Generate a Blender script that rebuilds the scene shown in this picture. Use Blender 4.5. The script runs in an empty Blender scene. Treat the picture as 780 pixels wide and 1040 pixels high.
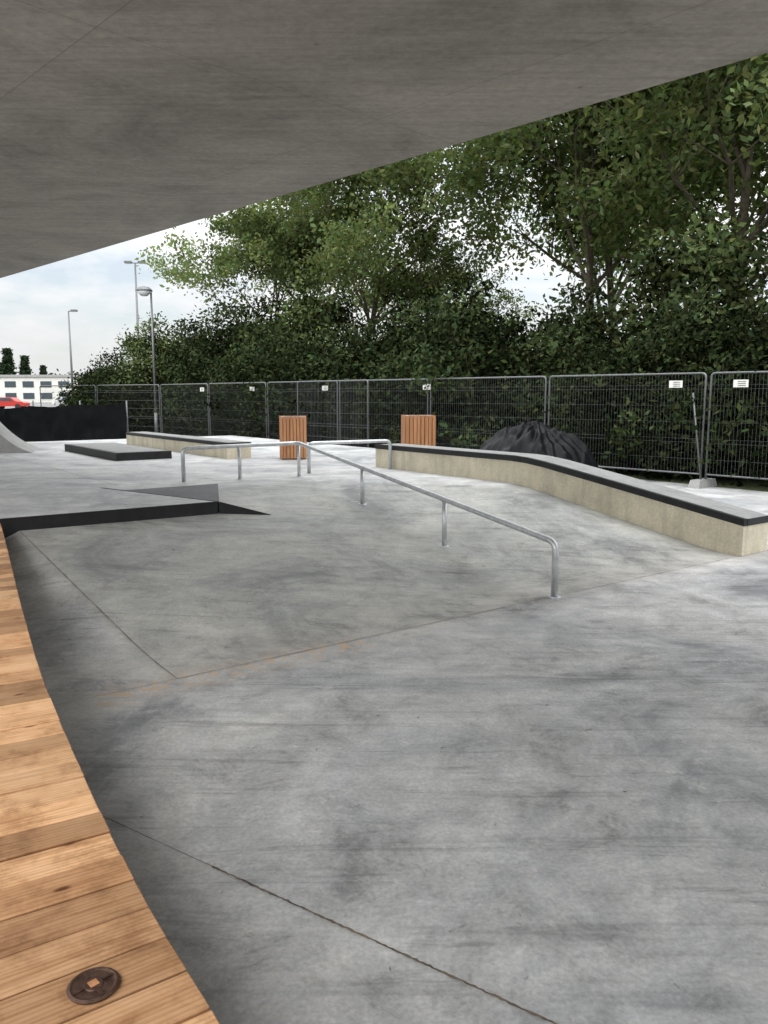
import bpy, bmesh, math, random
import numpy as np
from mathutils import Vector, Matrix, noise
random.seed(7); np.random.seed(7)
scene=bpy.context.scene
scene.view_settings.view_transform='Standard'
scene.view_settings.look='None'
scene.view_settings.exposure=0
COL=scene.collection
CA,SA=0.804,0.595      # park axis a=(CA,SA), b=(-SA,CA)
B0=4.34
def W(a,b,z=0.0): return Vector((a*CA-b*SA,a*SA+b*CA,z))

# ---------------------------------------------------------------- materials
def newmat(name):
    m=bpy.data.materials.new(name); m.use_nodes=True
    nt=m.node_tree; bs=nt.nodes['Principled BSDF']
    return m,nt,bs
def N(nt,t,**k):
    n=nt.nodes.new(t)
    for a,b in k.items(): setattr(n,a,b)
    return n
def L(nt,a,b): nt.links.new(a,b)
def texco(nt,scale=(1,1,1),rot=(0,0,0)):
    tc=N(nt,'ShaderNodeTexCoord'); mp=N(nt,'ShaderNodeMapping')
    mp.inputs['Scale'].default_value=scale; mp.inputs['Rotation'].default_value=rot
    L(nt,tc.outputs['Object'],mp.inputs['Vector']); return mp.outputs['Vector']
def tnoise(nt,vec,scale,detail=4,rough=.6,dist=0):
    n=N(nt,'ShaderNodeTexNoise'); n.inputs['Scale'].default_value=scale
    n.inputs['Detail'].default_value=detail; n.inputs['Roughness'].default_value=rough
    n.inputs['Distortion'].default_value=dist
    L(nt,vec,n.inputs['Vector']); return n.outputs['Fac']
def ramp(nt,fac,stops):
    r=N(nt,'ShaderNodeValToRGB'); e=r.color_ramp.elements
    while len(e)<len(stops): e.new(.5)
    for i,(p,c) in enumerate(stops):
        e[i].position=p; e[i].color=(c,c,c,1) if not hasattr(c,'__len__') else (*c,1)
    L(nt,fac,r.inputs['Fac']); return r.outputs['Color']
def mixc(nt,mode,fac,a,b):
    m=N(nt,'ShaderNodeMix',data_type='RGBA',blend_type=mode)
    if hasattr(fac,'links') or hasattr(fac,'is_linked'): L(nt,fac,m.inputs[0])
    else: m.inputs[0].default_value=fac
    for s,i in ((a,6),(b,7)):
        if hasattr(s,'is_linked'): L(nt,s,m.inputs[i])
        else: m.inputs[i].default_value=(*s,1)
    return m.outputs[2]
def math_(nt,op,a,b=None,c=None):
    m=N(nt,'ShaderNodeMath',operation=op)
    for i,s in enumerate((a,b,c)):
        if s is None: continue
        if hasattr(s,'is_linked'): L(nt,s,m.inputs[i])
        else: m.inputs[i].default_value=s
    return m.outputs[0]
def bump(nt,bs,h,strength=.2,dist=.01):
    b=N(nt,'ShaderNodeBump'); b.inputs['Strength'].default_value=strength; b.inputs['Distance'].default_value=dist
    L(nt,h,b.inputs['Height']); L(nt,b.outputs['Normal'],bs.inputs['Normal'])
def simple(name,col,rough=.6,metal=0,var=.25,scale=6,bumpv=.1,spec=.5):
    m,nt,bs=newmat(name); v=texco(nt)
    f=tnoise(nt,v,scale,3,.65)
    c=mixc(nt,'MULTIPLY',1,col,ramp(nt,f,[(.3,1-var),(.7,1+var*.6)]))
    L(nt,c,bs.inputs['Base Color']); bs.inputs['Roughness'].default_value=rough
    bs.inputs['Metallic'].default_value=metal; bs.inputs['Specular IOR Level'].default_value=spec
    if bumpv: bump(nt,bs,tnoise(nt,v,scale*8,1),bumpv,.004)
    return m

# skate park concrete
def mat_ground():
    m,nt,bs=newmat('polished_concrete'); v=texco(nt)
    base=(.435,.443,.445)
    nbig=tnoise(nt,v,.55,5,.70,1.0)
    c=mixc(nt,'MULTIPLY',1,base,ramp(nt,nbig,[(.34,(.52,.53,.555)),(.45,(.84,.845,.855)),(.54,(1.03,1.02,1.01)),(.66,(1.20,1.18,1.15))]))
    nmid=tnoise(nt,v,2.1,7,.82,.4)
    c=mixc(nt,'MULTIPLY',1,c,ramp(nt,nmid,[(.34,.55),(.43,.83),(.52,1.0),(.63,1.20)]))
    vs=texco(nt,(.7,8,1),(0,0,math.radians(-62)))
    c=mixc(nt,'MULTIPLY',1,c,ramp(nt,tnoise(nt,vs,.7,4,.80,.8),[(.34,.68),(.44,1.0),(.62,1.0),(.72,1.10)]))
    vs=texco(nt,(1.0,12,1),(0,0,math.radians(25)))
    c=mixc(nt,'MULTIPLY',1,c,ramp(nt,tnoise(nt,vs,.7,3,.78),[(.30,.80),(.44,1.0),(.72,1.06)]))
    # pale scuffed patches
    pf=ramp(nt,tnoise(nt,v,4.3,7,.85),[(.56,0.0),(.66,.65)])
    c=mixc(nt,'MIX',pf,c,(.59,.585,.565))
    # small dark spots and stains
    sp=ramp(nt,tnoise(nt,v,6.5,4,.7,.5),[(.28,.60),(.335,1.0)])
    c=mixc(nt,'MULTIPLY',1,c,sp)
    c=mixc(nt,'MULTIPLY',1,c,ramp(nt,tnoise(nt,v,55,1,.7),[(.3,.87),(.7,1.10)]))
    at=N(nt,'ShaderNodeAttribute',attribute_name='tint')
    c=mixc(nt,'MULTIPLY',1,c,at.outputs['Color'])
    # tan dirt along the foot of the bank
    tc=N(nt,'ShaderNodeTexCoord')
    d=N(nt,'ShaderNodeVectorMath',operation='DOT_PRODUCT'); L(nt,tc.outputs['Object'],d.inputs[0]); d.inputs[1].default_value=(-SA,CA,0)
    da=N(nt,'ShaderNodeVectorMath',operation='DOT_PRODUCT'); L(nt,tc.outputs['Object'],da.inputs[0]); da.inputs[1].default_value=(CA,SA,0)
    t=math_(nt,'ABSOLUTE',math_(nt,'SUBTRACT',d.outputs['Value'],B0-.05))
    near=math_(nt,'SUBTRACT',1,math_(nt,'MULTIPLY',t,4.5)); near=math_(nt,'MAXIMUM',near,0)
    left=math_(nt,'MULTIPLY',math_(nt,'LESS_THAN',da.outputs['Value'],3.0),math_(nt,'GREATER_THAN',da.outputs['Value'],1.2))
    patch=ramp(nt,tnoise(nt,v,13,4,.7),[(.50,0),(.55,1)])
    f=math_(nt,'MULTIPLY',near,patch)
    f=math_(nt,'MULTIPLY',f,math_(nt,'ADD',math_(nt,'MULTIPLY',left,.9),.08))
    c=mixc(nt,'MIX',f,c,(.46,.33,.21))
    t2=math_(nt,'SUBTRACT',d.outputs['Value'],B0+.2)
    sb=math_(nt,'MAXIMUM',math_(nt,'SUBTRACT',1,math_(nt,'MULTIPLY',math_(nt,'ABSOLUTE',t2),1.6)),0)
    sb=math_(nt,'MULTIPLY',sb,math_(nt,'MULTIPLY',ramp(nt,nmid,[(.35,0),(.6,1)]),.5))
    c=mixc(nt,'MIX',sb,c,(.52,.49,.44))
    L(nt,c,bs.inputs['Base Color'])
    L(nt,ramp(nt,nmid,[(.3,.42),(.7,.66)]),bs.inputs['Roughness'])
    bs.inputs['Specular IOR Level'].default_value=.4
    return m
M_GROUND=mat_ground()

def mat_cast(name,col,speck=.12,scale=3):
    m,nt,bs=newmat(name); v=texco(nt)
    c=mixc(nt,'MULTIPLY',1,col,ramp(nt,tnoise(nt,v,scale,5,.65),[(.3,.80),(.55,1.0),(.75,1.08)]))
    c=mixc(nt,'MULTIPLY',1,c,ramp(nt,tnoise(nt,v,45,1,.7),[(.3,1-speck),(.7,1+speck*.5)]))
    vs=texco(nt,(6,6,.8))
    c=mixc(nt,'MULTIPLY',1,c,ramp(nt,tnoise(nt,vs,1.5,3,.6),[(.35,.86),(.55,1.0)]))
    L(nt,c,bs.inputs['Base Color']); bs.inputs['Roughness'].default_value=.75
    return m
M_CREAM=mat_cast('cast_concrete_cream',(.74,.67,.51))
M_TOPC=mat_cast('ledge_top_concrete',(.29,.29,.285))
M_CONC=mat_cast('cast_concrete_grey',(.36,.36,.35))

def mat_slab():
    m,nt,bs=newmat('shuttered_concrete')
    ang=-math.radians(134)
    v=texco(nt)
    vr=texco(nt,(1,1,1),(0,0,ang))
    nb=tnoise(nt,v,.5,6,.72,.5)
    c=mixc(nt,'MULTIPLY',1,(.285,.258,.226),ramp(nt,nb,[(.32,.66),(.5,1),(.68,1.25)]))
    vs=texco(nt,(.35,6,1),(0,0,ang+.30))
    ns=tnoise(nt,vs,1.7,4,.8)
    c=mixc(nt,'MULTIPLY',1,c,ramp(nt,ns,[(.33,.84),(.5,1),(.68,1.10)]))
    br=N(nt,'ShaderNodeTexBrick'); L(nt,vr,br.inputs['Vector'])
    br.inputs['Scale'].default_value=1; br.inputs['Brick Width'].default_value=6.5; br.inputs['Row Height'].default_value=3.1
    br.inputs['Mortar Size'].default_value=.006; br.offset=0
    br.inputs['Color1'].default_value=(1,1,1,1); br.inputs['Color2'].default_value=(.93,.93,.93,1); br.inputs['Mortar'].default_value=(.62,.6,.58,1)
    c=mixc(nt,'MULTIPLY',.8,c,br.outputs['Color'])
    vo=N(nt,'ShaderNodeTexVoronoi'); vo.inputs['Scale'].default_value=1.6; L(nt,v,vo.inputs['Vector'])
    c=mixc(nt,'MULTIPLY',1,c,ramp(nt,vo.outputs['Distance'],[(.035,.70),(.055,1.0)]))
    c=mixc(nt,'MULTIPLY',1,c,ramp(nt,tnoise(nt,v,11,3,.75),[(.3,.84),(.7,1.12)]))
    L(nt,c,bs.inputs['Base Color']); bs.inputs['Roughness'].default_value=.8
    return m
M_SLAB=mat_slab()
M_BLACK=simple('black_steel',(.016,.016,.018),.5,0,.5,5,.0,.35)
M_GALV=simple('galvanised_steel',(.58,.60,.61),.42,.7,.2,14,0)
M_FENCE=simple('galvanised_wire',(.17,.175,.18),.5,.6,.2,14,0)
M_JOINT=simple('joint_dirt',(.20,.185,.165),.9,0,.4,12,0)
M_SAW=simple('saw_joint_dirt',(.15,.12,.09),.9,0,.6,14,0)
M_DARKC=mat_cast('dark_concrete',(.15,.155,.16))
M_TARP=simple('black_tarpaulin',(.006,.0065,.008),.36,0,.4,3,0,.12)
M_WHITE=simple('white_render',(.72,.71,.68),.8,0,.1,1,0)
M_GLASS=simple('window_glass',(.05,.07,.09),.15,0,.2,2,0)
M_SIGN=simple('sign_white',(.75,.75,.72),.5,0,.1,5,0)
M_RUST=simple('rusted_iron',(.10,.055,.038),.5,.5,.5,50,.4)
M_RED=simple('red_paint',(.45,.03,.02),.3,0,.1,5,0)
M_RUBBER=simple('rubber',(.02,.02,.02),.8,bumpv=0)
M_LIGHTGLASS=simple('lamp_diffuser',(.6,.62,.65),.3,0,.05,5,0)
M_BARK=simple('tree_bark',(.11,.09,.065),.9,0,.45,9,0)

def mat_wood(name,c1,c2,axis_scale,usetint=True):
    m,nt,bs=newmat(name)
    if usetint:
        uv=N(nt,'ShaderNodeUVMap'); mp=N(nt,'ShaderNodeMapping'); mp.inputs['Scale'].default_value=axis_scale
        L(nt,uv.outputs['UV'],mp.inputs['Vector']); vec=mp.outputs['Vector']
    else: vec=texco(nt,axis_scale)
    g=tnoise(nt,vec,1.6,6,.65,.8)
    c=ramp(nt,g,[(.28,c2),(.5,c1),(.75,tuple(x*1.12 for x in c1))])
    w=N(nt,'ShaderNodeTexWave',wave_type='BANDS',bands_direction='Y'); L(nt,vec,w.inputs['Vector'])
    w.inputs['Scale'].default_value=.9; w.inputs['Distortion'].default_value=7; w.inputs['Detail'].default_value=3; w.inputs['Detail Scale'].default_value=.6
    c=mixc(nt,'MULTIPLY',.5,c,ramp(nt,w.outputs['Fac'],[(.15,(.72,.62,.52)),(.55,(1,1,1))]))
    if usetint:
        at=N(nt,'ShaderNodeAttribute',attribute_name='tint'); c=mixc(nt,'MULTIPLY',1,c,at.outputs['Color'])
        vo=N(nt,'ShaderNodeTexVoronoi'); vo.inputs['Scale'].default_value=4.2
        mp2=N(nt,'ShaderNodeMapping'); mp2.inputs['Scale'].default_value=(1,2.0,1); L(nt,uv.outputs['UV'],mp2.inputs['Vector']); L(nt,mp2.outputs['Vector'],vo.inputs['Vector'])
        c=mixc(nt,'MULTIPLY',1,c,ramp(nt,vo.outputs['Distance'],[(.05,(.30,.18,.11)),(.11,(1,1,1))]))
        n3=tnoise(nt,texco(nt),6,5,.7)
        c=mixc(nt,'MULTIPLY',1,c,ramp(nt,n3,[(.35,(.66,.60,.55)),(.50,(1,1,1)),(.66,(1.08,1.13,1.22))]))
    L(nt,c,bs.inputs['Base Color']); bs.inputs['Roughness'].default_value=.6
    bump(nt,bs,g,.25,.004)
    return m
M_WOOD=mat_wood('larch_planks',(.72,.43,.225),(.50,.25,.11),(1.6,22,1))
M_SLAT=mat_wood('larch_slats',(.50,.24,.11),(.30,.13,.06),(12,12,1.0),False)

def mat_leaf(name,col,tr=.35):
    m,nt,bs=newmat(name); nt.nodes.remove(bs)
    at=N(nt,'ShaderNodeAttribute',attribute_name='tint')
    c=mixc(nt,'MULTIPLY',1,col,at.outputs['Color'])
    d=N(nt,'ShaderNodeBsdfDiffuse'); L(nt,c,d.inputs['Color'])
    out=nt.nodes['Material Output'].inputs['Surface']
    if not tr: L(nt,d.outputs[0],out); return m
    t=N(nt,'ShaderNodeBsdfTranslucent'); c2=mixc(nt,'MULTIPLY',1,c,(1.2,1.3,.8)); L(nt,c2,t.inputs['Color'])
    mx=N(nt,'ShaderNodeMixShader'); mx.inputs[0].default_value=tr
    L(nt,d.outputs[0],mx.inputs[1]); L(nt,t.outputs[0],mx.inputs[2]); L(nt,mx.outputs[0],out)
    return m
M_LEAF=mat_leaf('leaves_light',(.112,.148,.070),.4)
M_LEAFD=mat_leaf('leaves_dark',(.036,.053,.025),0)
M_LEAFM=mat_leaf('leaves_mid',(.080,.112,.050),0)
M_CONIF=mat_leaf('conifer_needles',(.03,.05,.03),0)

# ---------------------------------------------------------------- helpers
def obj(name,mesh,mats=(),parent=None,smooth=False):
    for mm in mats: mesh.materials.append(mm)
    if smooth: mesh.polygons.foreach_set('use_smooth',[True]*len(mesh.polygons))
    o=bpy.data.objects.new(name,mesh); COL.objects.link(o)
    if parent: o.parent=parent
    return o
def empty(name,loc=(0,0,0)):
    e=bpy.data.objects.new(name,None); e.empty_display_size=.2; e.location=loc; COL.objects.link(e); return e
class MB:
    def __init__(s): s.bm=bmesh.new()
    def face(s,pts,mi=0):
        vs=[s.bm.verts.new(p) for p in pts]; f=s.bm.faces.new(vs); f.material_index=mi; return f
    def prism(s,bottom,top,mi=0):
        n=len(bottom); vb=[s.bm.verts.new(p) for p in bottom]; vt=[s.bm.verts.new(p) for p in top]
        fs=[s.bm.faces.new(vb[::-1]),s.bm.faces.new(vt)]
        for i in range(n):
            j=(i+1)%n; fs.append(s.bm.faces.new((vb[i],vb[j],vt[j],vt[i])))
        for f in fs: f.material_index=mi
        return fs
    def boxab(s,a0,a1,b0,b1,z0,z1,mi=0):
        P=[(a0,b0),(a1,b0),(a1,b1),(a0,b1)]
        return s.prism([W(a,b,z0) for a,b in P],[W(a,b,z1) for a,b in P],mi)
    def box(s,x0,x1,y0,y1,z0,z1,mi=0):
        P=[(x0,y0),(x1,y0),(x1,y1),(x0,y1)]
        return s.prism([Vector((a,b,z0)) for a,b in P],[Vector((a,b,z1)) for a,b in P],mi)
    def tube(s,p,q,r0,r1=None,n=8,mi=0,caps=True):
        p=Vector(p);q=Vector(q); r1=r0 if r1 is None else r1
        d=(q-p).normalized(); u=d.orthogonal().normalized(); v=d.cross(u)
        A=[];Bv=[]
        for i in range(n):
            t=2*math.pi*i/n; w=u*math.cos(t)+v*math.sin(t)
            A.append(s.bm.verts.new(p+w*r0)); Bv.append(s.bm.verts.new(q+w*r1))
        for i in range(n):
            j=(i+1)%n; f=s.bm.faces.new((A[i],A[j],Bv[j],Bv[i])); f.material_index=mi; f.smooth=n>5
        if caps:
            f=s.bm.faces.new(A[::-1]); f.material_index=mi; f=s.bm.faces.new(Bv); f.material_index=mi
    def mesh(s,name,bevel=0):
        if bevel:
            bmesh.ops.bevel(s.bm,geom=[e for e in s.bm.edges if len(e.link_faces)==2 and e.calc_face_angle(0)>.6],offset=bevel,segments=2,affect='EDGES')
        bmesh.ops.recalc_face_normals(s.bm,faces=s.bm.faces)
        me=bpy.data.meshes.new(name); s.bm.to_mesh(me); s.bm.free(); return me
def tubepath(mb,pts,r,n=12,mi=0):
    pts=[Vector(p) for p in pts]; rings=[]
    up=None
    for i,p in enumerate(pts):
        d=(pts[min(i+1,len(pts)-1)]-pts[max(i-1,0)]).normalized()
        if up is None: up=d.orthogonal().normalized()
        u=(up-d*up.dot(d)).normalized(); up=u; v=d.cross(u)
        rings.append([mb.bm.verts.new(p+(u*math.cos(2*math.pi*k/n)+v*math.sin(2*math.pi*k/n))*r) for k in range(n)])
    for A,Bv in zip(rings,rings[1:]):
        for k in range(n):
            j=(k+1)%n; f=mb.bm.faces.new((A[k],A[j],Bv[j],Bv[k])); f.smooth=True; f.material_index=mi
    mb.bm.faces.new(rings[0][::-1]).material_index=mi; mb.bm.faces.new(rings[-1]).material_index=mi
def rounded(pts,rad,seg=6):
    pts=[Vector(p) for p in pts]; out=[pts[0]]
    for i in range(1,len(pts)-1):
        p=pts[i]; d0=(pts[i-1]-p); d1=(pts[i+1]-p); r=min(rad,d0.length*.45,d1.length*.45)
        A=p+d0.normalized()*r; C=p+d1.normalized()*r
        for k in range(seg+1):
            t=k/seg; out.append(A*(1-t)**2+p*2*t*(1-t)+C*t*t)
    out.append(pts[-1]); return out

# ---------------------------------------------------------------- terrain
DZ=.47
def sst(x,e0,e1):
    t=np.clip((x-e0)/(e1-e0),0,1); return t*t*(3-2*t)
def height(a,b):
    a=np.asarray(a,float); b=np.asarray(b,float)
    t=b-B0
    D=5.6+(3.4-5.6)*sst(a,5.6,7.8)
    s=np.clip(t/D,0,1)
    e=.16
    f=np.where(s<e,s*s/(2*e),np.where(s>1-e,(1-e)-(1-s)**2/(2*e)+0,s-e/2))/(1-e)
    f=np.clip(f,0,1)
    z=DZ*f
    flank=np.clip((a-0.95)/.75,0,1)
    m=np.where(b<8.4,flank,1.0)
    z=z*m
    z=np.where((b>=8.4)&(a<1.7),DZ,z)
    right=np.where(b<10.85,(a<8.2),(a<10.6)).astype(float)
    z=z*right
    z=z*(1-sst(b,22.0,22.6))
    return z
def make_ground():
    a=np.arange(-14,13.6,.1); b=np.concatenate([np.arange(-10,1,.5),np.arange(1,24,.1),np.arange(24,30.01,.5)])
    A,Bb=np.meshgrid(a,b); Z=height(A,Bb)
    X=A*CA-Bb*SA; Y=A*SA+Bb*CA
    n1,n2=A.shape
    co=np.stack([X,Y,Z],-1).reshape(-1,3)
    idx=np.arange(n1*n2).reshape(n1,n2)
    q=np.stack([idx[:-1,:-1],idx[:-1,1:],idx[1:,1:],idx[1:,:-1]],-1).reshape(-1,4)
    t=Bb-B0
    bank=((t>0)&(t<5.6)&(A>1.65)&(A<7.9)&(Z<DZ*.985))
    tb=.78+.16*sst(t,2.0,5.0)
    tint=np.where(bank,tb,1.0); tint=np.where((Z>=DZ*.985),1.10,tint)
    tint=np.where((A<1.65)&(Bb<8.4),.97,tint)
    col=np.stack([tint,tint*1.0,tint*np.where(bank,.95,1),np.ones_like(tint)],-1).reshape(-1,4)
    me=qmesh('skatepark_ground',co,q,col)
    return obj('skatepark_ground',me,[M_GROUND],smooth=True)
def qmesh(name,co,q,col=None,mi=None):
    me=bpy.data.meshes.new(name); n=len(q)
    me.vertices.add(len(co)); me.vertices.foreach_set('co',co.astype(np.float32).ravel())
    me.loops.add(n*4); me.loops.foreach_set('vertex_index',q.astype(np.int32).ravel())
    me.polygons.add(n); me.polygons.foreach_set('loop_start',np.arange(0,n*4,4,dtype=np.int32))
    me.polygons.foreach_set('loop_total',np.full(n,4,dtype=np.int32))
    if mi is not None: me.polygons.foreach_set('material_index',mi.astype(np.int32))
    if col is not None:
        at=me.color_attributes.new('tint','FLOAT_COLOR','POINT'); at.data.foreach_set('color',col.astype(np.float32).ravel())
    me.update(calc_edges=True); return me
make_ground()

mg,nt,bs=newmat('grass_ground'); v=texco(nt)
c=ramp(nt,tnoise(nt,v,.08,3,.6),[(.4,(.06,.085,.03)),(.6,(.10,.12,.05))])
c=mixc(nt,'MULTIPLY',1,c,ramp(nt,tnoise(nt,v,9,2,.7),[(.3,.6),(.7,1.2)]))
L(nt,c,bs.inputs['Base Color']); bs.inputs['Roughness'].default_value=.95
mb=MB(); mb.face([(-1500,-1500,-.03),(1500,-1500,-.03),(1500,2500,-.03),(-1500,2500,-.03)]); obj('grass_ground',mb.mesh('g'),[mg])
M_ASPH=simple('asphalt',(.16,.16,.16),.85,0,.25,4,0)
mb=MB(); mb.face([(-90,45,-.02),(-12,45,-.02),(-30,185,-.02),(-150,185,-.02)]); obj('asphalt_road',mb.mesh('g'),[M_ASPH])

def ribbon(mb,pts,w,lift=.004,step=.08,wob=.004):
    pl=[]
    for (a0,b0),(a1,b1) in zip(pts,pts[1:]):
        n=max(1,int(math.hypot(a1-a0,b1-b0)/step))
        for i in range(n): pl.append((a0+(a1-a0)*i/n,b0+(b1-b0)*i/n))
    pl.append(pts[-1]); prev=None
    for i,(a,b) in enumerate(pl):
        j=min(i+1,len(pl)-1); k=max(i-1,0)
        d=Vector((pl[j][0]-pl[k][0],pl[j][1]-pl[k][1])).normalized(); nx,ny=-d.y,d.x
        ww=w*(.6+.8*random.random())/2; o=random.uniform(-wob,wob)
        p=[]
        for s in (-1,1):
            aa=a+nx*(s*ww+o); bb=b+ny*(s*ww+o)
            p.append(mb.bm.verts.new(W(aa,bb,float(height(aa,bb))+lift)))
        if prev: mb.bm.faces.new((prev[0],prev[1],p[1],p[0]))
        prev=p
def toab(x,y): return (x*CA+y*SA,-x*SA+y*CA)
mb=MB()
ribbon(mb,[(1.7,B0),(7.75,B0)],.006,wob=.001); ribbon(mb,[(1.7,B0),(1.7,B0+3.9)],.008,wob=.001)
ribbon(mb,[(-3,B0),(1.7,B0)],.004,wob=.001)
ribbon(mb,[(7.75,B0-.02),(13,B0-.02)],.005,wob=.001)
obj('bank_expansion_joint',mb.mesh('j'),[M_JOINT])
mb=MB(); ribbon(mb,[toab(-2.2,3.68),toab(-.61,2.61)],.0035,wob=.001); ribbon(mb,[toab(-.61,2.61),toab(.445,1.90),toab(3.0,.18)],.008,step=.012,wob=.002)
obj('floor_saw_joint',mb.mesh('j'),[M_SAW])
mb=MB(); ribbon(mb,[(-8,12.2),(10.4,12.2)],.008); ribbon(mb,[(3.4,10.4),(3.4,21.5)],.008); ribbon(mb,[(-8,16.8),(10.4,16.8)],.008)
obj('deck_expansion_joint',mb.mesh('j'),[M_JOINT])

# left deck step with black steel riser
par=empty('concrete_step_ledge')
mb=MB()
P=[(1.62,8.29),(3.75,8.23),(3.12,10.35),(1.62,10.35)]
mb.prism([W(a,b,.05) for a,b in P],[W(a,b,DZ+.006) for a,b in P])
P=[(-7,8.29),(1.62,8.29),(1.62,10.35),(-7,10.35)]
mb.prism([W(a,b,.0) for a,b in P],[W(a,b,DZ+.006) for a,b in P])
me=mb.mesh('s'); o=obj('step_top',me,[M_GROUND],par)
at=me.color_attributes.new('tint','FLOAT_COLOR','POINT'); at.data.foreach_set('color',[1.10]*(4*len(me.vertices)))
mb=MB()
def riser(p0,p1,z0,z1,th=.02):
    d=Vector((p1[0]-p0[0],p1[1]-p0[1])).normalized(); n=(d.y,-d.x)
    Q=[p0,p1,(p1[0]+n[0]*th,p1[1]+n[1]*th),(p0[0]+n[0]*th,p0[1]+n[1]*th)]
    mb.prism([W(a,b,z0) for a,b in Q],[W(a,b,z1) for a,b in Q])
riser((-3,8.286),(1.60,8.286),.0,DZ+.010); riser((1.60,8.286),(3.76,8.225),.10,DZ+.010); riser((3.765,8.225),(3.13,10.35),.15,DZ+.010)
z1=float(height(4.2,7.9))
Q=[W(3.78,8.20,.2),W(4.28,7.93,z1-.02),W(3.9,8.55,.2)]
T=[W(3.78,8.20,DZ+.008),W(4.28,7.93,z1+.008),W(3.9,8.55,.36)]
mb.prism(Q,T)
obj('steel_riser',mb.mesh('r'),[M_BLACK],par)
mb=MB()  # thin darker sheet laid over the bank beside the step
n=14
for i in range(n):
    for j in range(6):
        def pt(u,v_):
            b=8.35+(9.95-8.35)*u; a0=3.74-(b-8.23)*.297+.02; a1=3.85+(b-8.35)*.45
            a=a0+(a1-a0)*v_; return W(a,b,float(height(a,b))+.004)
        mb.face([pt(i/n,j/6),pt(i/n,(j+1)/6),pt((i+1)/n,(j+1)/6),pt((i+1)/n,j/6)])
obj('dark_bank_sheet',mb.mesh('p'),[M_DARKC],smooth=True)

# ---------------------------------------------------------------- hubba ledge
par=empty('concrete_grind_ledge')
A0,A1=7.81,8.31
tops=[(-.02,.385),(.8,.51),(2.0,.69),(2.75,.80),(3.05,.832),(3.3,.845),(6.45,.845)]
def hl(nm,lo,hi,a0,a1,mat,t0=-.02,bev=0):
    mb=MB()
    for (ta,za),(tb,zb) in zip(tops,tops[1:]):
        if ta==tops[0][0]: ta=t0
        lo0=lo(za); lo1=lo(zb)
        Q=[W(a0,B0+ta,lo0),W(a1,B0+ta,lo0),W(a1,B0+ta,za+hi),W(a0,B0+ta,za+hi)]
        R=[W(a0,B0+tb,lo1),W(a1,B0+tb,lo1),W(a1,B0+tb,zb+hi),W(a0,B0+tb,zb+hi)]
        v0=[mb.bm.verts.new(p) for p in Q]; v1=[mb.bm.verts.new(p) for p in R]
        for k in range(4):
            kk=(k+1)%4; mb.bm.faces.new((v0[k],v0[kk],v1[kk],v1[k]))
        if ta==t0: mb.bm.faces.new(v0[::-1])
        if tb==tops[-1][0]: mb.bm.faces.new(v1)
    bmesh.ops.remove_doubles(mb.bm,verts=mb.bm.verts,dist=.0005)
    return obj(nm,mb.mesh(nm),[mat],par)
hl('concrete_body',lambda z:-.01,-.012,A0,A1-.002,M_CREAM)
hl('top_slab',lambda z:z-.03,0,A0+.055,A1+.003,M_TOPC,-.023)
hl('steel_coping',lambda z:z-.070,.004,A0-.006,A0+.055,M_BLACK,-.026)
mb=MB(); mb.boxab(A0+.056,A1+.005,B0-.030,B0-.0235,.315,.388); obj('end_coping',mb.mesh('e'),[M_BLACK],par)

# ---------------------------------------------------------------- grind rails
RR=.028
e=Vector((1.41,6.44,0)); k=Vector((-1.25,11.7,0)); l=Vector((-2.75,10.9,0))
def gz(p): 
    a,b=toab(p.x,p.y); return float(height(a,b))
mb=MB()
rt=[e.copy(),e+Vector((0,0,.46)),k+Vector((0,0,.965)),l+Vector((0,0,.935)),l+Vector((0,0,DZ))]
tubepath(mb,rounded(rt,.09),RR)
def railpost(p,zt):
    z=gz(p); mb.tube((p.x,p.y,z-.03),(p.x,p.y,zt),RR*.92,n=12)
    mb.tube((p.x,p.y,z-.01),(p.x,p.y,z+.008),.055,n=14)
for f in (1.572/5.26,3.313/5.26,1.0):
    p=e.lerp(k,f); railpost(p,.46+(.965-.46)*f)
p=l.lerp(k,.47); railpost(p,.93)
for p in (e,l): mb.tube((p.x,p.y,gz(p)-.01),(p.x,p.y,gz(p)+.008),.055,n=14)
obj('grind_rail',mb.mesh('rail'),[M_GALV])
mb=MB()
p0=Vector((-1.15,12.2,0)); p1=Vector((.10,12.9,0))
tubepath(mb,rounded([p0+Vector((0,0,DZ)),p0+Vector((0,0,.93)),p1+Vector((0,0,.93)),p1+Vector((0,0,DZ))],.09),RR)
obj('grind_rail',mb.mesh('rail2'),[M_GALV])

# ---------------------------------------------------------------- manual pad & far ledge & quarter ramp
par=empty('manual_pad'); cx,cy=toab(-4.87,14.5)
mb=MB(); mb.boxab(cx,cx+1.05,cy,cy+3.4,DZ-.05,DZ+.145); obj('pad_body',mb.mesh('p'),[M_BLACK],par)
mb=MB(); mb.boxab(cx+.05,cx+1.0,cy+.05,cy+3.35,DZ+.1,DZ+.15); obj('pad_top',mb.mesh('p'),[M_TOPC],par)
par=empty('concrete_bench_ledge'); cx,cy=toab(-2.95,15.0)
mb=MB(); mb.boxab(cx,cx+.5,cy,cy+5.6,DZ-.05,DZ+.29); obj('ledge_body',mb.mesh('p'),[M_CREAM],par)
mb=MB(); mb.boxab(cx-.004,cx+.504,cy-.004,cy+5.604,DZ+.235,DZ+.30); obj('ledge_coping',mb.mesh('p'),[M_BLACK],par)
mb=MB(); mb.boxab(cx+.05,cx+.46,cy+.05,cy+5.55,DZ+.27,DZ+.305); obj('ledge_top',mb.mesh('p'),[M_TOPC],par)
mb=MB(); prof=[(0,DZ-.02)]+[(1.0*(i/10),DZ+.60*(i/10)**1.7) for i in range(1,11)]+[(2.6,DZ+.60),(2.6,DZ-.02)]
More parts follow.
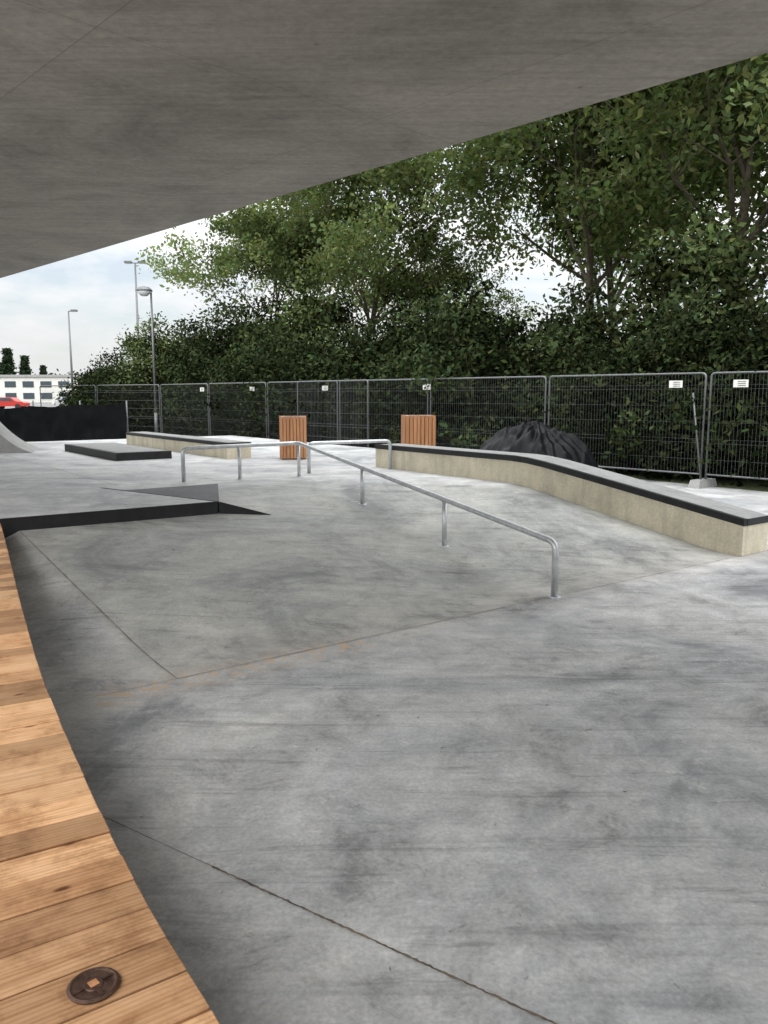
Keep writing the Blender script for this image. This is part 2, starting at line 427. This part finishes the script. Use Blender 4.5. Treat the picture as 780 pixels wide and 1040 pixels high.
c0=Vector((-7.25,16.6,0)); d1=Vector((-.97,.10,0)); d2=Vector((-.35,.93,0))
mb.prism([c0+d1*x+Vector((0,0,z)) for x,z in prof],[c0+d1*x+d2*2.2+Vector((0,0,z)) for x,z in prof]); obj('quarter_pipe_ramp',mb.mesh('q'),[M_CONC])

# ---------------------------------------------------------------- bins
def bin_(x,y,z,w,h,rot):
    par=empty('wooden_litter_bin',(x,y,z)); par.rotation_euler=(0,0,rot)
    mb=MB(); mb.box(-w/2+.03,w/2-.03,-w/2+.03,w/2-.03,.04,h-.06); obj('inner_liner',mb.mesh('b'),[M_BLACK],par)
    mb=MB(); n=8; sw=w/n
    for i in range(n):
        c=-w/2+sw*(i+.5)
        for s in (-1,1):
            y0,y1=(w/2-.025,w/2) if s>0 else (-w/2,-w/2+.025)
            mb.box(c-sw*.42,c+sw*.42,y0,y1,.02,h)
            if 0<i<n-1: mb.box(y0,y1,c-sw*.42,c+sw*.42,.02,h)
    obj('wood_slats',mb.mesh('b'),[M_SLAT],par)
    mb=MB()
    for x0,x1,y0,y1 in ((-w/2+.026,w/2-.026,-w/2+.026,-w/2+.11),(-w/2+.026,w/2-.026,w/2-.11,w/2-.026),(-w/2+.026,-w/2+.11,-w/2+.111,w/2-.111),(w/2-.11,w/2-.026,-w/2+.111,w/2-.111)):
        mb.box(x0,x1,y0,y1,h-.03,h-.005)
    obj('steel_top_frame',mb.mesh('b'),[M_GALV],par)
bin_(-1.72,15.1,DZ,.50,.80,math.radians(8))
bin_(.60,14.1,DZ,.53,.84,math.radians(8))

# ---------------------------------------------------------------- wooden bench
edge=[(.95,-.35),(.42,.40),(.03,.86),(-.313,1.38),(-.609,1.82),(-1.027,2.52),(-1.52,3.39),(-2.15,4.59),(-3.69,7.57),(-4.6,9.2)]
def catm(pts,n=40):
    out=[]
    for i in range(1,len(pts)-2):
        p0,p1,p2,p3=[Vector(p) for p in pts[i-1:i+3]]
        for k in range(n):
            t=k/n; out.append(.5*((2*p1)+(p2-p0)*t+(2*p0-5*p1+4*p2-p3)*t*t+(3*p1-p0-3*p2+p3)*t**3))
    return out
path=catm(edge)
def resample(path,step):
    out=[path[0]]; acc=0
    for p,q in zip(path,path[1:]):
        d=(q-p).length
        while acc+d>=step:
            f=(step-acc)/d; p=p.lerp(q,f); out.append(p); d=(q-p).length; acc=0
        acc+=d
    return out
rs=resample(path,.128)
par=empty('wooden_bench'); ZB=.45
bm=bmesh.new(); uvl=bm.loops.layers.uv.new('UVMap'); cl=bm.verts.layers.float_color.new('tint')
WD=.85
for i in range(1,len(rs)-1):
    p,q=rs[i],rs[i+1]
    tA=(rs[i+1]-rs[i-1]).normalized(); tB=(rs[min(i+2,len(rs)-1)]-rs[i]).normalized()
    nA=Vector((-tA.y,tA.x)); nB=Vector((-tB.y,tB.x))
    g=.0035; d=(q-p).normalized()
    ov=random.uniform(-.0015,.0015)
    c=[p+d*g-nA*ov,q-d*g-nB*ov,q-d*g+nB*WD,p+d*g+nA*WD]
    zz=ZB+random.uniform(-.002,.002)
    sh=random.choice([1.10,.92,.72,1.15,1.0,.60,.85,1.05]); hue=random.uniform(-.06,.06)
    if sh<.75: hue-=.08
    col=(sh*(1+hue*.3),sh*(1+hue),sh*(1+hue*1.6),1)
    bt=[bm.verts.new((x.x,x.y,zz-.045)) for x in c]; tp=[bm.verts.new((x.x,x.y,zz)) for x in c]
    fs=[bm.faces.new(tp),bm.faces.new(bt[::-1])]+[bm.faces.new((bt[a],bt[(a+1)%4],tp[(a+1)%4],tp[a])) for a in range(4)]
    uvs={tp[0]:(0,0),tp[1]:(0,.14),tp[2]:(WD,.14),tp[3]:(WD,0),bt[0]:(-.04,0),bt[1]:(-.04,.14),bt[2]:(WD,.2),bt[3]:(WD,-.05)}
    ox,oy=random.uniform(0,50),random.uniform(0,50)
    for vv in bt+tp: vv[cl]=col
    for f in fs:
        for lp in f.loops: lp[uvl].uv=(uvs[lp.vert][0]+ox,uvs[lp.vert][1]+oy)
bmesh.ops.bevel(bm,geom=[e for e in bm.edges],offset=.003,segments=1,affect='EDGES')
bmesh.ops.recalc_face_normals(bm,faces=bm.faces)
me=bpy.data.meshes.new('planks'); bm.to_mesh(me); bm.free(); obj('seat_planks',me,[M_WOOD],par)
mb=MB()
inn=[]; out=[]
for i in range(1,len(rs)-1,2):
    d=(rs[i+1]-rs[i-1]).normalized(); n=Vector((-d.y,d.x)); inn.append(rs[i]+n*.25); out.append(rs[i]+n*(WD-.25))
for i in range(len(inn)-1):
    Q=[inn[i],inn[i+1],out[i+1],out[i]]
    mb.prism([Vector((x.x,x.y,0)) for x in Q],[Vector((x.x,x.y,ZB-.05)) for x in Q])
obj('concrete_base',mb.mesh('c'),[M_CONC],par)
mb=MB(); cx,cy=-.595,1.477; z=ZB+.002
ring=[(.050,0),(.052,.004),(.046,.007),(.040,.0045),(.020,.0045),(.018,.007),(.001,.007)]
nseg=40; prev=None
for r,h in ring:
    cur=[mb.bm.verts.new((cx+r*math.cos(2*math.pi*i/nseg),cy+r*math.sin(2*math.pi*i/nseg),z+h)) for i in range(nseg)]
    if prev:
        for i in range(nseg):
            j=(i+1)%nseg; f=mb.bm.faces.new((prev[i],prev[j],cur[j],cur[i])); f.smooth=False
    prev=cur
mb.bm.faces.new(prev)
for i in range(4):
    t=math.pi/4+i*math.pi/2; d=Vector((math.cos(t),math.sin(t),0)); n=Vector((-d.y,d.x,0)); c=Vector((cx,cy,0))
    Q=[c+d*.020-n*.003,c+d*.041-n*.003,c+d*.041+n*.003,c+d*.020+n*.003]
    mb.prism([Vector((x.x,x.y,z+.002)) for x in Q],[Vector((x.x,x.y,z+.0075)) for x in Q])
obj('iron_disc',mb.mesh('d'),[M_RUST],par)
mb=MB(); 
Q=[(cx+.013*math.cos(t*math.pi/2),cy+.013*math.sin(t*math.pi/2)) for t in range(4)]
mb.prism([Vector((x,y,z+.004)) for x,y in Q],[Vector((x,y,z+.0085)) for x,y in Q]); obj('disc_nut',mb.mesh('n'),[M_SLAT],par)

# ---------------------------------------------------------------- bridge slab
HS=1.65+2.9; n=Vector((.717,.697,0)); t=Vector((-.697,.717,0))
mb=MB()
prof=[(7.48,HS+.03),(7.45,HS),(-1.0,HS),(-1.2,HS+.15),(-1.2,HS+.5),(7.48,HS+.5)]  # unseen back edge kept short to let more light onto the near ground
mb.prism([n*x-t*26+Vector((0,0,z)) for x,z in prof],[n*x+t*42+Vector((0,0,z)) for x,z in prof])
obj('concrete_bridge',mb.mesh('b'),[M_SLAB])

# ---------------------------------------------------------------- fence
F0=Vector((6.6,13.65,0)); fd=Vector((-.674,.739,0)); fn=Vector((.739,.674,0))
def panel(mb,p,q,h=2.0,z0=.05,wires=True):
    p=Vector(p);q=Vector(q); d=(q-p).normalized(); up=Vector((0,0,1))
    a=p+d*.05; b=q-d*.05
    tubepath(mb,rounded([a+up*z0,a+up*(z0+h),b+up*(z0+h),b+up*z0],.08,3),.021,6)
    mb.tube(a+up*(z0+.18),b+up*(z0+.18),.016,n=5)
    Ln=(b-a).length; k=int(Ln/.065)
    for i in range(1,k):
        c=a+d*(Ln*i/k); mb.tube(c+up*(z0+.18),c+up*(z0+h),.0020,n=3,caps=False)
    for zz in (.45,.75,.82,1.12,1.42,1.72,1.79):
        mb.tube(a+up*(z0+zz),b+up*(z0+zz),.0028,n=3,caps=False)
def feet(mb,p,d):
    nn=Vector((-d.y,d.x,0))
    Q=[p-nn*.35-d*.11,p+nn*.35-d*.11,p+nn*.35+d*.11,p-nn*.35+d*.11]
    R=[p-nn*.30-d*.09,p+nn*.30-d*.09,p+nn*.30+d*.09,p-nn*.30+d*.09]
    mb.prism([Vector((x.x,x.y,0)) for x in Q],[Vector((x.x,x.y,.14)) for x in R],1)
mb=MB(); s0=1.15
for i in range(-2,6):
    p=F0+fd*(s0+3.5*i); q=F0+fd*(s0+3.5*(i+1)); panel(mb,p,q); feet(mb,p,fd)
endp=F0+fd*(s0+3.5*6); feet(mb,endp,fd)
p=endp; 
d2=Vector((-.86,.51,0)).normalized()
for i in range(2):
    q=p+d2*3.5; panel(mb,p,q); feet(mb,q,d2); p=q
panel(mb,F0+fd*10.2-fn*.15,F0+fd*13.4-fn*.15)
s=F0+fd*1.15-fn*.06; mb.tube(s+Vector((0,0,.05)),s+fd*.25+Vector((0,0,1.7)),.018,n=6)
obj('construction_fence',mb.mesh('f'),[M_FENCE,M_CONC])
def sign(s,z,w=.26,h=.13):
    c=F0+fd*s-fn*.04+Vector((0,0,z)); mb=MB()
    Q=[c-fd*w/2,c+fd*w/2,c+fd*w/2-fn*.006,c-fd*w/2-fn*.006]
    mb.prism([x-Vector((0,0,h/2)) for x in Q],[x+Vector((0,0,h/2)) for x in Q],0)
    c2=c-fn*.008
    Q=[c2-fd*w*.35,c2+fd*w*.2,c2+fd*w*.2-fn*.003,c2-fd*w*.35-fn*.003]
    for k in range(3):
        mb.prism([x+Vector((0,0,.03-k*.035)) for x in Q],[x+Vector((0,0,.038-k*.035)) for x in Q],1)
    obj('notice_sign',mb.mesh('s'),[M_SIGN,M_BLACK])
for s in (.55,1.75,8.2,12.2,15.9,19.0): sign(s,1.86)
mb=MB(); P0=Vector((-12.2,24.6,0)); P1=Vector((-7.9,24.6,0)); m=70; rows=10; vs=[]
for i in range(m+1):
    u=i/m; p=P0.lerp(P1,u); row=[]
    for j in range(rows+1):
        w=j/rows; top=1.30+.14*u-.05*abs(math.sin(u*3*math.pi))-.012*abs(math.sin(u*30)); z=.25+(top-.25)*w
        nz=noise.noise(Vector((u*10,w*2,3)))*.12+noise.noise(Vector((u*44,w*1.5,9)))*.05
        row.append(mb.bm.verts.new((p.x+nz*.4,p.y+nz,z)))
    vs.append(row)
for i in range(m):
    for j in range(rows): mb.bm.faces.new((vs[i][j],vs[i+1][j],vs[i+1][j+1],vs[i][j+1])).smooth=True
for i in range(4):
    p=P0.lerp(P1,i/3); mb.tube((p.x,p.y+.1,0),(p.x,p.y+.1,1.5),.025,n=8,mi=1)
obj('black_sheeting_barrier',mb.mesh('t'),[M_TARP,M_FENCE])

# tarp pile: low rounded heap under a black plastic sheet
mb=MB(); nx,ny=160,90; c=Vector((2.75,14.4,0)); vs=[]
ua=Vector((.93,.37,0)).normalized(); ub=Vector((-.37,.93,0)).normalized()
for i in range(nx+1):
    row=[]
    for j in range(ny+1):
        x=(i/nx*2-1); y=(j/ny*2-1)
        e_=max(0,1-(abs(x+.08*y)**1.9+abs(y)**2.2))
        base=e_**.55*(1.08-.16*x+.10*noise.noise(Vector((x*2.2,y*1.8,4.3))))
        # long taut wrinkles running down from the crest
        an=math.atan2(y*.8,x)
        wr=.035*math.sin(an*9+2*noise.noise(Vector((x*2,y*2,7)))*3)+.022*math.sin(an*21+x*4)
        fold=.05*max(0,1-abs(noise.noise(Vector((x*4-y*3,y*2.5,8))))*5)
        sag=-.06*max(0,noise.noise(Vector((x*3.5,y*3,15))))
        z=base+(wr+fold+sag)*min(1,e_*2.5)
        p=c+ua*(x*1.3)+ub*(y*.9); row.append(mb.bm.verts.new((p.x,p.y,max(z,0.0)+.01)))
    vs.append(row)
for i in range(nx):
    for j in range(ny): mb.bm.faces.new((vs[i][j],vs[i+1][j],vs[i+1][j+1],vs[i][j+1])).smooth=True
obj('tarpaulin_covered_pile',mb.mesh('t'),[M_TARP])

# ---------------------------------------------------------------- street lamps
def lamp_a(x,y,h):
    mb=MB(); mb.tube((0,0,0),(0,0,1.0),.075,.07,10); mb.tube((0,0,1.0),(0,0,h-.1),.055,.035,10)
    tubepath(mb,rounded([(0,0,h-.12),(0,0,h),(-.10,-.1,h+.02)],.1,4),.03,8)
    c=Vector((-.22,-.14,h-.02)); pr=[(.04,.14),(.2,.10),(.31,.0),(.31,-.05)]; prev=None; ns=20
    for r,z in pr:
        cur=[mb.bm.verts.new(c+Vector((r*math.cos(2*math.pi*i/ns),r*math.sin(2*math.pi*i/ns),z))) for i in range(ns)]
        if prev:
            for i in range(ns): mb.bm.faces.new((prev[i],prev[(i+1)%ns],cur[(i+1)%ns],cur[i]))
        else: mb.bm.faces.new(cur)
        prev=cur
    mb.tube(c+Vector((0,0,-.22)),c+Vector((0,0,-.05)),.12,.30,16,mi=1)
    o=obj('street_lamp',mb.mesh('l'),[M_FENCE,M_LIGHTGLASS]); o.location=(x,y,0)
lamp_a(-8.8,31,5.6)
def lamp_b(x,y,h,two=True):
    mb=MB(); mb.tube((0,0,0),(0,0,h),.12,.06,10)
    mb.tube((-.7 if two else 0,0,h),(.7,0,h),.04,n=6)
    for s in ((-1,1) if two else (1,)):
        mb.box(s*.5-.25,s*.5+.25,-.2,.15,h-.02,h+.12); mb.box(s*.5-.2,s*.5+.2,-.15,.1,h-.06,h-.021,1)
    o=obj('floodlight_mast',mb.mesh('l'),[M_FENCE,M_LIGHTGLASS]); o.location=(x,y,0)
lamp_b(-18.1,60,11.2); lamp_b(-27.0,70,8.8,False)

# ---------------------------------------------------------------- distant building + cars
par=empty('white_building')
mb=MB(); mb.box(-150,-72,190,205,0,6.0); obj('walls',mb.mesh('w'),[M_WHITE],par)
mb=MB(); mb.box(-150.4,-71.6,189.6,205.4,6.0,6.5); obj('roof_edge',mb.mesh('w'),[M_CONC],par)
mb=MB(); x=-148
while x<-75:
    for z in (.9,3.6): mb.box(x,x+2.6,189.9,189.99,z,z+1.4)
    x+=4.2
obj('windows',mb.mesh('w'),[M_GLASS],par)
def car(x,y,mat):
    par=empty('parked_car',(x,y,0))
    mb=MB(); pr=[(-2.1,.35),(2.1,.35),(2.15,.75),(1.9,.9),(1.1,.98),(.55,1.42),(-1.2,1.45),(-1.9,1.0),(-2.12,.85)]
    mb.prism([Vector((x,-.85,z)) for x,z in pr],[Vector((x,.85,z)) for x,z in pr]); obj('body',mb.mesh('c',.04),[mat],par)
    mb=MB(); g=[(-1.6,1.0),(.85,1.0),(.45,1.34),(-1.1,1.36)]
    for s in (-.875,.862): mb.prism([Vector((x,s,z)) for x,z in g],[Vector((x,s+.013,z)) for x,z in g])
    obj('side_windows',mb.mesh('c'),[M_GLASS],par)
    mb=MB()
    for x in (-1.35,1.35):
        for y in (-.8,.8): mb.tube((x,y-.11,.33),(x,y+.11,.33),.33,n=18)
    obj('wheels',mb.mesh('c'),[M_RUBBER],par)
car(-46.5,100,M_RED); car(-52,132,M_WHITE); car(-40,104,M_GALV)

# ---------------------------------------------------------------- vegetation
rng=np.random.default_rng(3)
def leaves(centres,sig,per,size,tint,flat=.6,droop=0):
    n=len(centres); c=np.repeat(centres,per,0); tt=np.repeat(tint,per,0)
    off=rng.normal(size=(n*per,3))*np.array([1,1,flat])*sig
    if droop: off[:,2]-=droop*np.abs(rng.normal(size=n*per))
    c=c+off
    N_=len(c)
    nrm=rng.normal(size=(N_,3))+np.array([0,0,.5]); nrm/=np.linalg.norm(nrm,axis=1,keepdims=True)
    u=np.cross(nrm,rng.normal(size=(N_,3))); u/=np.linalg.norm(u,axis=1,keepdims=True)
    v=np.cross(nrm,u); s=size*rng.uniform(.6,1.3,(N_,1))
    q=np.stack([c+u*s,c+v*s*.5,c-u*s,c-v*s*.5],1)
    br=(tt*rng.uniform(.75,1.25,N_))[:,None]
    col=np.concatenate([br*rng.uniform(.85,1.25,(N_,1)),br,br*rng.uniform(.7,1.1,(N_,1)),np.ones((N_,1))],1)
    return q.reshape(-1,3),np.repeat(col,4,0)
def tubes(segs,n=5):
    V=[];Q=[];k=0
    for p,q,r0,r1 in segs:
        p=Vector(p);q=Vector(q);d=(q-p)
        if d.length<1e-5: continue
        d.normalize(); u=d.orthogonal().normalized(); v=d.cross(u)
        for c,r in ((p,r0),(q,r1)):
            for i in range(n):
                t=2*math.pi*i/n; V.append(c+(u*math.cos(t)+v*math.sin(t))*r)
        for i in range(n):
            j=(i+1)%n; Q.append((k+i,k+j,k+n+j,k+n+i))
        k+=2*n
    return np.array([tuple(v) for v in V]),np.array(Q)
def tree_mesh(name,h,seed,spread=.5,levels=3,per=130,sig=.42,size=.12,leafm=None,trunk0=.22,nl=7,droop=.0,kids=4,drop=0.):
    rd=random.Random(seed); segs=[]; tips=[]
    def grow(p,d,ln,r,lev):
        ns=4 if lev==0 else 3; q=p; nodes=[]
        for i in range(ns):
            wob=.10 if lev==0 else .28
            d=(d+Vector((rd.uniform(-1,1),rd.uniform(-1,1),rd.uniform(-.3,.7)))*wob).normalized()
            q2=q+d*(ln/ns); r2=r*(.82 if lev<2 else .7); segs.append((q,q2,r,r2)); nodes.append((q2,d,r2)); q=q2; r=r2
        if lev>=levels:
            if rd.random()>drop: tips.append(q); tips.append(nodes[1][0])
            return
        k=nl if lev==0 else kids
        for i in range(k):
            f=rd.uniform(.30 if lev==0 else .35,1.0); idx=min(ns-1,int(f*ns)); bp,bd,br=nodes[idx]
            az=2*math.pi*(i/k)+rd.uniform(-.5,.5)
            side=Vector((math.cos(az),math.sin(az),rd.uniform(0,.5)))
            nd=(bd*(.75 if lev==0 else .6)+side*(spread*1.3)).normalized()
            grow(bp,nd,ln*rd.uniform(.52,.78),br*.6,lev+1)
        tips.append(q)
        if lev==0: grow(q,d,ln*.55,r*.8,1)
    grow(Vector((0,0,0)),Vector((0,0,1)),h*.50,h*.017,0)
    bv,bq=tubes(segs)
    T=np.array([tuple(t) for t in tips])
    T=T[T[:,2]>h*trunk0]
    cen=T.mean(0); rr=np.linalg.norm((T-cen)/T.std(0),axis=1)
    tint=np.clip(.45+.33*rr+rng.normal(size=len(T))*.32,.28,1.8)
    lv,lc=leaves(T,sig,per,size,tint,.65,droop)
    co=np.concatenate([bv,lv]); q=np.concatenate([bq,(np.arange(len(lv)).reshape(-1,4)+len(bv))])
    col=np.concatenate([np.ones((len(bv),4)),lc]); mi=np.concatenate([np.zeros(len(bq)),np.ones(len(lv)//4)])
    me=qmesh(name,co,q,col,mi); me.materials.append(M_BARK); me.materials.append(leafm or M_LEAF); return me
def shrub_mesh(name,h,w,seed,n=170,per=100,leafm=None,size=.080):
    rd=np.random.default_rng(seed)
    T=[];segs=[]
    for i in range(n):
        u=rd.uniform(0,1)**.5; az=rd.uniform(0,2*math.pi); zf=rd.uniform(.05,1)
        rad=w*(.35+.75*math.sin(min(1,zf*1.05)*math.pi*.8+.35))*u*rd.uniform(.75,1.2)
        z=h*zf*rd.uniform(.80,1.15)*(1-.25*u)
        T.append((math.cos(az)*rad,math.sin(az)*rad,z))
    T=np.array(T)
    for i in range(14):
        t=T[rd.integers(n)]; b=Vector((rd.uniform(-.3,.3),rd.uniform(-.3,.3),0)); m=Vector((t[0]*.4,t[1]*.4,t[2]*.5))
        segs+= [(b,m,.05,.035),(m,Vector(t),.035,.012)]
    bv,bq=tubes(segs)
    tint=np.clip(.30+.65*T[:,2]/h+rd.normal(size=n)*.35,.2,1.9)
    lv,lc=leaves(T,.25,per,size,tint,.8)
    co=np.concatenate([bv,lv]); q=np.concatenate([bq,(np.arange(len(lv)).reshape(-1,4)+len(bv))])
    col=np.concatenate([np.ones((len(bv),4)),lc]); mi=np.concatenate([np.zeros(len(bq)),np.ones(len(lv)//4)])
    me=qmesh(name,co,q,col,mi); me.materials.append(M_BARK); me.materials.append(leafm or M_LEAFD); return me
def inst(name,me,x,y,rot=0,s=1,sz=None):
    o=bpy.data.objects.new(name,me); COL.objects.link(o); o.location=(x,y,-.02); o.rotation_euler=(0,0,rot); o.scale=(s,s,sz or s); return o
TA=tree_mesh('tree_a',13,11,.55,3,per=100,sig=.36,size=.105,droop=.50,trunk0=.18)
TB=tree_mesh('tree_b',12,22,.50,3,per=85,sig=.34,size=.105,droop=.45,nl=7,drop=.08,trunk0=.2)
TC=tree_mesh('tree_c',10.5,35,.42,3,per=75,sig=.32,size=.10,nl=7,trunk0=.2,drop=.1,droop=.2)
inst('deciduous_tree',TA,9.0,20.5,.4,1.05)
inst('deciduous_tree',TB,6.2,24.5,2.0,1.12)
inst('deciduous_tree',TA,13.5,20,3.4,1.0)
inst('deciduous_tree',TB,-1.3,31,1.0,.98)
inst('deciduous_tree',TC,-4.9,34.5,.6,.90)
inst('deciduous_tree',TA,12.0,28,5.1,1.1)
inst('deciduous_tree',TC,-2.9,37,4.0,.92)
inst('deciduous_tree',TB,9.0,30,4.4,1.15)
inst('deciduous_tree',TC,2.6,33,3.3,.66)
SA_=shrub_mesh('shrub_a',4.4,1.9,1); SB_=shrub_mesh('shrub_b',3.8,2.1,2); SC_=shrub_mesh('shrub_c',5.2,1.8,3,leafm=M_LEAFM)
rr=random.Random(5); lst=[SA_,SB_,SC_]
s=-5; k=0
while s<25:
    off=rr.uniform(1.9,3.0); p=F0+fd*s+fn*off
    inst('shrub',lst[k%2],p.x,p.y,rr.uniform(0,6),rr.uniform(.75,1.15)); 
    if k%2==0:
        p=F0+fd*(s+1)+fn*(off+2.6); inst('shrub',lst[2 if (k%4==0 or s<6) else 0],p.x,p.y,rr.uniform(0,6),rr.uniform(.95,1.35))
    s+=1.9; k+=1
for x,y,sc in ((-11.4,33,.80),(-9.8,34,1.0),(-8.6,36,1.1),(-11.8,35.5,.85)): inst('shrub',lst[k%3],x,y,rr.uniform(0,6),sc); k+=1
def conifer(name,h,seed):
    rd=np.random.default_rng(seed); T=[]
    for i in range(260):
        zf=rd.uniform(.08,1); az=rd.uniform(0,6.28); r=h*.2*(1-zf)*rd.uniform(.3,1.1); T.append((r*math.cos(az),r*math.sin(az),h*zf))
    T=np.array(T); tint=np.clip(rd.normal(.9,.3,len(T)),.3,1.6)
    lv,lc=leaves(T,.4,30,.4,tint,.4); bv,bq=tubes([(Vector((0,0,0)),Vector((0,0,h)),.3,.03)])
    co=np.concatenate([bv,lv]); q=np.concatenate([bq,(np.arange(len(lv)).reshape(-1,4)+len(bv))])
    me=qmesh(name,co,q,np.concatenate([np.ones((len(bv),4)),lc]),np.concatenate([np.zeros(len(bq)),np.ones(len(lv)//4)]))
    me.materials.append(M_BARK); me.materials.append(M_CONIF); return me
CF=conifer('conifer',13,4)
for x,y,s in ((-116,235,1.05),(-113,238,.85),(-109,235,1.15),(-105,237,1.0),(-101,240,.8),(-121,236,1.2),(-126,235,.9),(-132,236,1.1)): inst('conifer_tree',CF,x,y,x,s)
T=[]; rd=np.random.default_rng(8)
for i in range(900):
    x=rd.uniform(-260,260); T.append((x,rd.uniform(290,310),abs(rd.normal())*3+rd.uniform(0,5)*(1+.5*math.sin(x*.06))))
T=np.array(T); lv,lc=leaves(T,2.2,30,1.1,np.clip(rd.normal(.9,.25,len(T)),.3,1.5),.7)
me=qmesh('distant_trees',lv,np.arange(len(lv)).reshape(-1,4),lc); me.materials.append(M_LEAFD); obj('distant_tree_line',me)

mb=MB(); rd=random.Random(9)
for i in range(220):
    a=rd.uniform(-1,9); b=rd.uniform(-2.5,9)
    z=float(height(a,b))+.003; c=W(a,b,z); th=rd.uniform(0,6.3); s=rd.uniform(.004,.013)
    d=Vector((math.cos(th),math.sin(th),0))*s; n_=Vector((-d.y,d.x,0))*rd.uniform(.15,.5)
    mb.face([c-d,c-n_,c+d+Vector((0,0,.002)),c+n_])
obj('fallen_leaves',mb.mesh('l'),[simple('dry_leaf',(.20,.15,.09),.9,bumpv=0)])

# ---------------------------------------------------------------- world, sun, camera
w=bpy.data.worlds.new('World'); scene.world=w; w.use_nodes=True; nt=w.node_tree; nt.nodes.clear()
out=N(nt,'ShaderNodeOutputWorld'); b1=N(nt,'ShaderNodeBackground'); b2=N(nt,'ShaderNodeBackground'); mx=N(nt,'ShaderNodeMixShader')
sky=N(nt,'ShaderNodeTexSky',sky_type='NISHITA'); sky.sun_disc=False; sky.sun_elevation=math.radians(38); sky.sun_rotation=math.radians(205)
L(nt,sky.outputs[0],b1.inputs[0]); b1.inputs[1].default_value=.13
b2.inputs[0].default_value=(.985,.99,1,1)
tc=N(nt,'ShaderNodeTexCoord'); mp=N(nt,'ShaderNodeMapping'); mp.inputs['Scale'].default_value=(1,1,2.6); L(nt,tc.outputs['Generated'],mp.inputs['Vector'])
sx=N(nt,'ShaderNodeSeparateXYZ'); L(nt,tc.outputs['Generated'],sx.inputs[0])
zz=math_(nt,'MAXIMUM',sx.outputs['Z'],0)
lum=math_(nt,'ADD',math_(nt,'MULTIPLY',math_(nt,'POWER',zz,1.5),5.2),.82)
L(nt,lum,b2.inputs[1])
cf=ramp(nt,tnoise(nt,mp.outputs['Vector'],3.6,5,.6),[(.40,.45),(.55,1.0)])
L(nt,cf,mx.inputs[0]); L(nt,b1.outputs[0],mx.inputs[1]); L(nt,b2.outputs[0],mx.inputs[2]); L(nt,mx.outputs[0],out.inputs[0])
sd=bpy.data.lights.new('sun','SUN'); sd.energy=1.0; sd.angle=math.radians(35); sd.color=(1,.96,.90)
so=bpy.data.objects.new('sun',sd); COL.objects.link(so)
az=math.radians(205); el=math.radians(38)
dirv=Vector((math.sin(az)*math.cos(el),math.cos(az)*math.cos(el),math.sin(el)))
so.rotation_euler=dirv.to_track_quat('Z','Y').to_euler()
cd=bpy.data.cameras.new('camera'); cam=bpy.data.objects.new('camera',cd); COL.objects.link(cam)
cam.location=(0,0,1.65); cam.rotation_euler=(math.radians(90-8.3),0,0)
cd.sensor_fit='VERTICAL'; cd.sensor_height=36; cd.lens=28.04; cd.clip_end=5000; cd.clip_start=.05
scene.camera=cam
